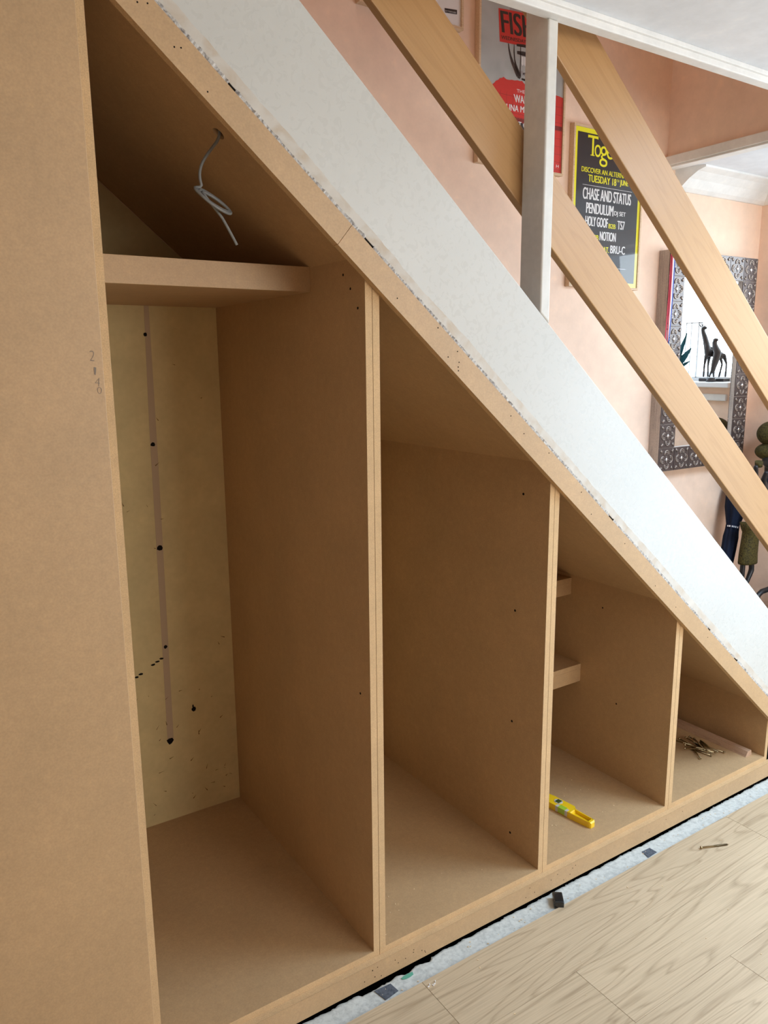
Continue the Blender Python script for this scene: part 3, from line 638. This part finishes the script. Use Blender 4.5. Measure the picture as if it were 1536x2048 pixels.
# ================================================================== THINGS IN THE CORNER
def umbrella():
    e = empty('umbrella', (2.36, .72, FL), 'folded navy blue umbrella leaning in the corner below the mirror', 'umbrella')
    top = Vector((2.712, .782, .885)); tip = Vector((2.42, .70, FL)); ax = (top-tip).normalized()
    b = B(); n = 28; i = b.mi('umbrella_navy'); rings = []
    prof = [(.0, .004), (.10, .010), (.30, .019), (.50, .026), (.64, .031), (.70, .033), (.735, .030), (.765, .029), (.79, .034), (.85, .046), (.91, .050), (.96, .047), (.99, .040), (1.0, .028)]
    sd = ax.orthogonal().normalized(); bi = ax.cross(sd)
    for t, r in prof:
        c = tip.lerp(top, t); rings.append([b.bm.verts.new(c+(sd*math.cos(2*math.pi*k/n)+bi*math.sin(2*math.pi*k/n))*r*(1+.16*math.sin(8*2*math.pi*k/n+t*6))) for k in range(n)])
    for a, c in zip(rings, rings[1:]):
        for k in range(n): f = b.bm.faces.new((a[k], a[(k+1) % n], c[(k+1) % n], c[k])); f.smooth = True
    b.bm.faces.new(rings[0]); b.bm.faces.new(rings[-1]); b.build('canopy', e)
    b = B(); c = tip.lerp(top, .75); b.tube([c-ax*.011, c+ax*.011], .0315, 'umbrella_navy', 28); o = b.build('closing_strap', e)
    b = B(); ctr = c; tocam = (CP-c); tocam = (tocam-ax*tocam.dot(ax)).normalized(); side = ax.cross(tocam)
    for k, (u, l) in enumerate([(-.9, .25), (-.55, .2), (-.3, .10), (-.1, .16), (.15, .12), (.38, .3), (.72, .22)]):
        for v in (-.0025,):
            P0 = []
            for uu, vv in ((u, v), (u+l, v), (u+l, v+.008), (u, v+.008)): P0.append(ctr+(side*math.sin(uu)+tocam*math.cos(uu))*.0322*(1)+ax*vv)
            b.poly(P0, 'print_white')
    b.build('strap_print', o)
    b = B(); b.tube([top-ax*.03, top+ax*.03, top+ax*.034], [.010, .010, .006], 'black_plastic', 10); b.build('handle', e)
    b = B(); b.tube([tip-ax*.0, tip+ax*.05], [.003, .005], 'screw_zinc', 10); b.build('tip', e)
umbrella()
def statue():
    y = .655; A = lambda px, py, dy=0: at(px, py, y+dy)
    e = empty('carved_figure', (2.70, y, FL), 'tall dark carved wooden figure with olive headwrap and patterned skirt, in the corner', 'statue')
    hipl, hipr = A(1494, 1062), A(1508, 1062); k = 'carved_black'
    neck = A(1540, 945); ch = A(1531, 985); wa = A(1508, 1050)
    skin('body', [A(1501, 1075), A(1503, 1055), A(1512, 1020), A(1526, 985), A(1537, 955), A(1543, 930), A(1546, 905),
                  A(1495, 1105, 0), A(1486, 1125, 0), A(1484, 1150, 0), A(1480, 1200, 0), Vector((A(1478, 1230).x, y, .09)), Vector((A(1470, 1230).x, y-.03, -.02)),
                  A(1500, 1105, 0), A(1503, 1128), A(1503, 1140), A(1493, 1165), A(1486, 1205), Vector((A(1492, 1230).x+.03, y, .09)), Vector((A(1492, 1230).x+.02, y-.03, -.02)),
                  A(1521, 972, -.035), A(1511, 968, -.07), A(1512, 930, -.09), A(1526, 962, -.07), A(1534, 942, -.09)],
         [(0, 1), (1, 2), (2, 3), (3, 4), (4, 5), (5, 6), (0, 7), (7, 8), (8, 9), (9, 10), (10, 11), (11, 12), (0, 13), (13, 14), (14, 15), (15, 16), (16, 17), (17, 18), (18, 19), (3, 20), (20, 21), (21, 22), (3, 23), (23, 24)],
         [.038, .034, .034, .042, .022, .034, .034, .016, .013, .013, .011, .010, .012, .016, .014, .014, .011, .011, .010, .012, .016, .014, .011, .014, .010], k, e)
    b = B(); b.ball(A(1544, 920, -.03), (.042, .045, .045), k, 3)
    for ox in (-.014, .016): b.ball(A(1544, 922, -.074)+Vector((ox, 0, .008)), (.006, .004, .004), 'figurine_dark', 2)
    b.tube([A(1543, 918, -.072), A(1542, 924, -.080), A(1543, 926, -.072)], [.003, .006, .003], k, 8); b.tube([A(1539, 929, -.070), A(1547, 929, -.070)], [.003, .003], 'figurine_dark', 8); b.build('head', e)
    b = B(); b.ball(A(1546, 867, 0), (.080, .07, .062), 'olive_cloth', 4); b.ball(A(1546, 903, -.01), (.090, .078, .046), 'olive_cloth', 4); b.build('headwrap', e)
    b = B(); b.tube([A(1517, 933, -.085), A(1518, 923, -.088)], [.017, .018], 'olive_cloth', 16); b.build('arm_bangle', e)
    # the skirt, a flattened tapering tube
    b = B(); n = 24; rings = []; i = b.mi('olive_cloth')
    for (pl, pr, py) in [(1488, 1500, 1046), (1489, 1504, 1056), (1491, 1512, 1064), (1489, 1512, 1075), (1486, 1510.5, 1092), (1483, 1509.5, 1108), (1481, 1509.5, 1122), (1481, 1509, 1126)]:
        a, c = A(pl, py), A(pr, py); m = (a+c)/2; rx = (c.x-a.x)/2
        rings.append([b.bm.verts.new((m.x+rx*math.cos(2*math.pi*q_/n), y+.036*math.sin(2*math.pi*q_/n), m.z)) for q_ in range(n)])
    for a, c in zip(rings, rings[1:]):
        for q_ in range(n): f = b.bm.faces.new((a[q_], a[(q_+1) % n], c[(q_+1) % n], c[q_])); f.smooth = True
    b.bm.faces.new(rings[0]); b.bm.faces.new(rings[-1]); b.build('skirt', e)
    b = B(); cx = A(1485, 1230).x+.02; b.tube([(cx, y-.02, FL+.0), (cx, y-.02, -.025)], [.085, .08], k, 32); b.build('statue_base', e)
statue()
def chair():
    e = empty('black_chair', (2.62, .40, FL), 'black chair behind the lower end of the stringer, only a curved arm showing', 'chair')
    m = 'chair_black'; b = B()
    b.tube([(2.55, .575, FL+.0), (2.555, .575, .20), (2.585, .575, .315), (2.60, .575, .348), (2.63, .575, .362), (2.70, .575, .365), (2.76, .575, .36)], .0125, m, 12); b.build('arm', e)
    b = B(); b.tube([(2.76, .575, FL), (2.76, .575, .40)], .012, m, 12); b.build('leg', e)
    b = B(); b.tube([(2.55, .22, FL), (2.555, .22, .20), (2.585, .22, .315), (2.60, .22, .348), (2.63, .22, .362), (2.70, .22, .365), (2.76, .22, .36)], .0125, m, 12); b.build('arm', e)
    b = B(); b.tube([(2.76, .22, FL), (2.76, .22, .40)], .012, m, 12); b.build('leg', e)
    b = B(); b.box((2.55, .22, .16), (2.78, .575, .20), m, .012); b.build('seat', e)
    b = B(); b.box((2.765, .23, .20), (2.79, .565, .42), m, .010); b.build('backrest', e)
chair()
# sill ornaments seen in the mirror
def giraffe():
    X_ = 2.915; e = empty('giraffe_figurine', (X_, .50, 1.362), 'dark slender giraffe figurine standing on the window sill, seen in the mirror', 'figurine')
    P = lambda y, z, dx=0: Vector((X_+dx, y, z))
    skin('body', [P(.500, 1.510), P(.470, 1.520), P(.458, 1.555), P(.446, 1.592), P(.432, 1.625), P(.427, 1.648), P(.452, 1.647), P(.545, 1.508), P(.572, 1.500), P(.582, 1.465), P(.582, 1.43),
                  P(.466, 1.49, -.012), P(.460, 1.450, -.012), P(.459, 1.385, -.012), P(.470, 1.49, .012), P(.466, 1.450, .012), P(.470, 1.385, .012),
                  P(.552, 1.49, -.012), P(.566, 1.455, -.012), P(.552, 1.385, -.012), P(.560, 1.49, .012), P(.576, 1.455, .012), P(.574, 1.385, .012)],
         [(0, 1), (1, 2), (2, 3), (3, 4), (4, 5), (5, 6), (0, 7), (7, 8), (8, 9), (9, 10), (1, 11), (11, 12), (12, 13), (1, 14), (14, 15), (15, 16), (7, 17), (17, 18), (18, 19), (7, 20), (20, 21), (21, 22)],
         [.023, .022, .018, .0145, .0115, .013, .008, .020, .006, .004, .003] + [.010, .0055, .0045]*4, 'figurine_dark', e)
    b = B()
    for dx in (-.008, .008): b.tube([P(.424, 1.652, dx), P(.410, 1.668, dx*1.5)], [.0025, .002], 'figurine_dark', 8)
    for dx in (-.014, .014): b.tube([P(.430, 1.655, dx*.5), P(.434, 1.668, dx)], [.003, .001], 'figurine_dark', 8)
    b.build('horns', e); b = B(); b.box((X_-.03, .442, 1.3625), (X_+.03, .592, 1.380), 'figurine_dark', .003); b.build('figurine_base', e)
giraffe()
def lady():
    X_ = 2.855; e = empty('standing_figurine', (X_, .55, 1.362), 'small dark figurine of a robed person standing in front of the giraffe figurine', 'figurine')
    P = lambda y, z, dx=0: Vector((X_+dx, y+.040, z))
    skin('body', [P(.523, 1.49), P(.527, 1.52), P(.520, 1.547), P(.502, 1.562), P(.508, 1.578), P(.512, 1.455), P(.507, 1.43), P(.496, 1.40, -.008), P(.492, 1.386, -.008), P(.506, 1.40, .008), P(.508, 1.386, .008), P(.505, 1.53, -.012), P(.492, 1.545, -.012)],
         [(0, 1), (1, 2), (2, 3), (3, 4), (0, 5), (5, 6), (6, 7), (7, 8), (6, 9), (9, 10), (2, 11), (11, 12)], [.020, .022, .017, .011, .017, .017, .012, .004, .005, .004, .005, .006, .004], 'figurine_dark', e)
    b = B(); b.ball(P(.510, 1.580), (.013, .015, .010), 'figurine_dark', 2); b.build('headdress', e)
    b = B(); b.tube([P(.499, 1.3622), P(.499, 1.384)], [.026, .022], 'figurine_dark', 20); b.build('figurine_base', e)
lady()
def plant():
    X_ = 2.87; c = Vector((X_, .30, 1.362)); e = empty('potted_plant', c, 'potted plant with broad blue-green leaves on the window sill, seen in the mirror', 'plant')
    b = B(); b.tube([c, c+Vector((0, 0, .07))], [.028, .038], 'pot_glaze', 24); b.build('pot', e)
    random.seed(2)
    for k, (ty, tz, tx, wd) in enumerate([(.060, .26, .0, .016), (.085, .18, .01, .026), (.03, .20, -.02, .022), (-.05, .22, .01, .02), (-.02, .27, .02, .018), (.05, .14, -.03, .024), (-.07, .14, -.01, .024), (.075, .11, .02, .022)]):
        b = B(); i = b.mi('leaf_blue'); n = 12; rows = []
        for j in range(n+1):
            t = j/n; p = c+Vector((tx*t, ty*(t**1.3), .06+(tz-.06)*t)); w_ = wd*math.sin(math.pi*min(1, .12+.88*t))**.8*(1-.05*t)+.0008
            rows.append([b.bm.verts.new(p+Vector((.004, -w_, 0))), b.bm.verts.new(p+Vector((-.003, 0, 0))), b.bm.verts.new(p+Vector((.004, w_, 0)))])
        for r_, s_ in zip(rows, rows[1:]):
            for q_ in range(2): f = b.bm.faces.new((r_[q_], r_[q_+1], s_[q_+1], s_[q_])); f.smooth = True
        bmesh.ops.solidify(b.bm, geom=list(b.bm.faces), thickness=.0012); b.build('leaf', e)
plant()
# ================================================================== SMALL THINGS
def cable():
    y = HOLE.y; A = lambda px, py, dy=0: at(px, py, y+dy)
    e = empty('cable', HOLE, 'loose grey cable hanging coiled from a hole in the sloping top of the tallest unit', 'cable')
    pts = [HOLE+Vector((.004, 0, .012)), HOLE+Vector((.003, 0, .006)), A(437, 279), A(424, 296), A(412, 312), A(403, 328), A(399, 345), A(400, 360), A(404, 374)]
    c = (A(394, 379)+A(461, 425))/2; ax = (A(461, 425)-A(394, 379))/2; cr_ = Vector((.007, .014, .010))
    for k in range(0, 64):
        a = math.pi*.98+k/64*2*math.pi*3; o = (k/64-.5)*.009
        pts.append(c+ax*math.cos(a)*(1-.03*(k//21))+cr_*math.sin(a)+Vector((o*.6, -o, -o*1.0)))
    pts += [A(442, 432), A(447, 440), A(458, 460), A(474, 490)]
    # round the polyline
    for _ in range(1):
        P = [pts[0]]
        for a, b_ in zip(pts, pts[1:]): P += [a.lerp(b_, .25), a.lerp(b_, .75)]
        pts = P+[pts[-1]]
    b = B(); b.tube(pts, .0030, 'cable_grey', 8); b.build('cable_core', e)
cable()
def level():
    z = ZF; c = Vector((.842, .19, z)); e = empty('spirit_level', c, 'yellow torpedo spirit level lying on the base panel of the third unit', 'spirit level')
    # local: s along the level (front tip at +), t across, h up
    tip = Vector((.864, .052, 0)); back = Vector((.833, .315, 0)); s = (tip-back).normalized(); t = Vector((-s.y, s.x, 0)); L = (tip-back).length
    if t.x < 0: t = -t
    def W(a, q_, h): p = back+s*a*L+t*q_; return Vector((p.x, p.y, z+.0004+h))
    def hull(b, sec, m):
        rings = [[b.bm.verts.new(W(a, q_, h)) for q_, h in ((l, h0), (r, h0), (r, h1), (l, h1))] for a, l, r, h0, h1 in sec]; i = b.mi(m)
        for A_, C_ in zip(rings, rings[1:]):
            for k in range(4): b.bm.faces.new((A_[k], A_[(k+1) % 4], C_[(k+1) % 4], C_[k])).material_index = i
        b.bm.faces.new(rings[0][::-1]).material_index = i; b.bm.faces.new(rings[-1]).material_index = i
    b = B(); H = .021
    hull(b, [(0, -.010, .012, 0, H-.003), (.015, -.013, .016, 0, H), (.35, -.016, .028, 0, H), (.66, -.016, .028, 0, H), (.70, -.016, .018, 0, H-.0), (.72, -.016, .017, 0, H-.010), (.955, -.013, .013, 0, H-.011), (.956, -.013, .013, 0, H), (.985, -.012, .012, 0, H), (1.0, -.009, .009, 0, H-.005)], 'tool_yellow')
    hull(b, [(.69, .0125, .017, H-.012, H), (.97, .010, .013, H-.012, H)], 'tool_yellow'); hull(b, [(.69, -.017, -.0135, H-.012, H), (.97, -.0135, -.0105, H-.012, H)], 'tool_yellow')
    o = b.build('body', e)
    b = B()
    for a, q_, rr in ((.80, -.002, .0042), (.86, -.003, .0048)):
        n = 14; b.slab([W(a+rr/L*1.2*math.cos(2*math.pi*k/n), q_+rr*.7*math.sin(2*math.pi*k/n), H-.0112) for k in range(n)], (0, 0, .0006), 'tool_hole')
    b.build('slot', e)
    b = B(); n = 20; b.slab([W(.46+.015/L*math.cos(2*math.pi*k/n), .010+.013*math.sin(2*math.pi*k/n), H) for k in range(n)], (0, 0, .0012), 'plug_grey'); v = b.build('round_vial', e)
    b = B(); b.slab([W(.46+.008/L*u_, .010+.0095*w_, H+.0012) for u_, w_ in ((-1, -1), (1, -1), (1, 1), (-1, 1))], (0, 0, .0008), 'vial_dark'); b.build('vial_window', v)
    b = B(); hull(b, [(.53, -.0185, .000, .004, H+.001), (.63, -.0185, .000, .004, H+.001)], 'vial_green'); b.build('green_vial', e)
    b = B(); hull(b, [(.49, -.0178, -.004, .003, H+.0004), (.529, -.0178, -.004, .003, H+.0004)], 'plug_grey'); hull(b, [(.631, -.0178, -.004, .003, H+.0004), (.665, -.0178, -.004, .003, H+.0004)], 'plug_grey'); b.build('vial_plug', e)
level()
def block():
    c = Vector((.590, -.066, -.0592)); e = empty('plastic_block', c, 'small black plastic block lying on the bare screed strip', 'plastic block')
    R = Matrix.Translation(c+Vector((0, 0, .0002))) @ Matrix.Rotation(math.radians(-38), 4, 'Z')
    b = B(); b.box((-.0145, -.023, 0), (.0145, .023, .021), 'black_plastic', .003, R); b.build('block_body', e)
    b = B(); b.box((-.010, -.015, .021), (.010, .018, .0218), 'black_plastic', .0006, R); b.build('raised_face', e)
block()
def make_screw(L):
    b = B(); b.tube([(0, 0, 0), (L*.93, 0, 0), (L, 0, 0)], [.0024, .0022, .0004], 'screw_zinc', 8); sh = b
    for k in range(26): 
        x = L*.45+k*L*.5/26; b.tube([(x, 0, 0), (x+.0012, 0, 0)], [.0030, .0022], 'screw_zinc', 8, False)
    return b
SCR = {}
def screw(p0, p1, label, group=None):
    p0, p1 = Vector(p0), Vector(p1); d = p1-p0; L = d.length; key = 'm'
    e = empty('wood_screw', p0, label, 'screw', group)
    if not SCR:
        b = make_screw(.09); a = b.build('shank', e); b = B(); b.tube([(-.0030, 0, 0), (-.0022, 0, 0), (.003, 0, 0)], [.0042, .0050, .0022], 'screw_zinc', 14); b.tube([(-.0034, 0, 0), (-.0029, 0, 0)], .0018, 'tool_hole', 6); h = b.build('head', e)
        for o in (a, h): o.location = (0, 0, 0); o.data.transform(Matrix.Translation(Vector((0, 0, 0)))) 
        # geometry was authored at the origin
        SCR['a'], SCR['h'] = a, h
    else:
        for k in ('a', 'h'):
            o = SCR[k].copy(); COL.objects.link(o); o.parent = e; o.location = (0, 0, 0)
    e.rotation_mode = 'QUATERNION'; e.rotation_quaternion = d.to_track_quat('X', 'Z'); e.scale = (L/.09, 1, 1)
    return e
screw((1.150, -.147, FL+.0052), (1.241, -.184, FL+.003), 'single wood screw lying alone on the oak laminate floor')
z0 = ZF
S = [((1.637, .100), (1.617, .190), 0, 'rightmost, its head facing out'), ((1.524, .122), (1.577, .195), 0, 'nearest the front, its tip towards the pile'), ((1.575, .112), (1.560, .192), 0, ''), ((1.585, .118), (1.600, .200), 1, ''), ((1.598, .112), (1.570, .200), 1, ''),
     ((1.608, .125), (1.640, .205), 1, ''), ((1.560, .215), (1.580, .130), 1, ''), ((1.533, .195), (1.600, .140), 1, ''), ((1.590, .260), (1.585, .170), 0, ''), ((1.610, .245), (1.600, .160), 1, ''), ((1.625, .240), (1.610, .155), 1, ''),
     ((1.548, .205), (1.590, .125), 2, ''), ((1.620, .215), (1.575, .140), 2, ''), ((1.575, .125), (1.625, .195), 2, ''), ((1.565, .270), (1.590, .185), 0, ''), ((1.600, .105), (1.615, .190), 2, '')]
for k, (a, c, lv, ex) in enumerate(S):
    screw((a[0], a[1], z0+.0052+lv*.0052), (c[0], c[1], z0+.0035+lv*.0055), ('brassy wood screw in the pile, ' + ex) if ex else 'brassy wood screw jumbled in the pile on the base of the lowest unit', None if ex else 'screws piled in the lowest unit')
b = B(); b.prism([(1.676, ZF+.0002), (1.716, ZF+.0002), (1.710, ZF+.020), (1.688, ZF+.020)], .036, .62, 'batten_wood'); o = b.build('timber_batten', loc=(1.69, .3, ZF)); tag(o, 'thin brown wooden batten lying beside the screws in the lowest unit', 'batten')
def tape(P, label):
    b = B(); b.slab([(x, y, -.0596) for x, y in P], (0, 0, .0009), 'tape_grey'); o = b.build('tape_patch', loc=(P[0][0], P[0][1], -.0596)); tag(o, label, 'tape', 'dark tape patches on the screed')
tape([(-.023, -.036), (.024, -.039), (.028, -.069), (-.014, -.075)], 'dark grey tape patch on the screed, nearer the camera'); tape([(.986, -.046), (1.023, -.047), (1.024, -.074), (.978, -.077)], 'dark grey tape patch on the screed, farther along in front of the third unit')
def debris():
    b = B(); random.seed(21)
    for k in range(150):
        r = random.random()
        if r < .35: x, y, z = random.uniform(-.1, 1.7), random.uniform(-.075, -.035), -.0592
        elif r < .55: x, y, z = random.gauss(.13, .12), random.gauss(.10, .05), ZF+.0002
        elif r < .65: x, y, z = random.uniform(.65, 1.1), random.uniform(.02, .3), ZF+.0002
        else: x, y, z = random.uniform(-.1, 1.6), random.uniform(-.6, -.09), FL+.0002
        if z > 0 and (y < .01 or y > .4): continue
        if z > 0 and (x < .04 or x > X2-.01) and r < .55: continue
        s = random.uniform(.0006, .0020); R = Matrix.Translation((x, y, z+s*.3)) @ Matrix.Rotation(random.uniform(0, 3), 4, 'Z')
        b.box((-s, -s*.6, -s*.3), (s, s*.6, s*.4), 'chip_wood', 0, R)
    for k in range(5):
        s = .0022; R = Matrix.Translation((.095+.006*k, -.105+.004*math.sin(k*2), FL+.001)) @ Matrix.Rotation(k, 4, 'Z'); b.box((-s, -s*.5, -s*.4), (s, s*.5, s*.6), 'print_white', 0, R)
    o = b.build('sawdust_crumbs'); tag(o, 'scattered sawdust and plaster crumbs on floor, screed and base panels', 'debris', None, 'stuff')
    b = B(); n = 9; b.slab([(.075+.022*math.cos(2*math.pi*k/n)*random.uniform(.7, 1.1), -.043+.006*math.sin(2*math.pi*k/n), -.0600) for k in range(n)], (0, 0, .0012), 'teal_chip'); o = b.build('teal_chip', loc=(.068, -.034, -.0590)); tag(o, 'small teal green flake at the broken edge of the screed', 'flake')
debris()
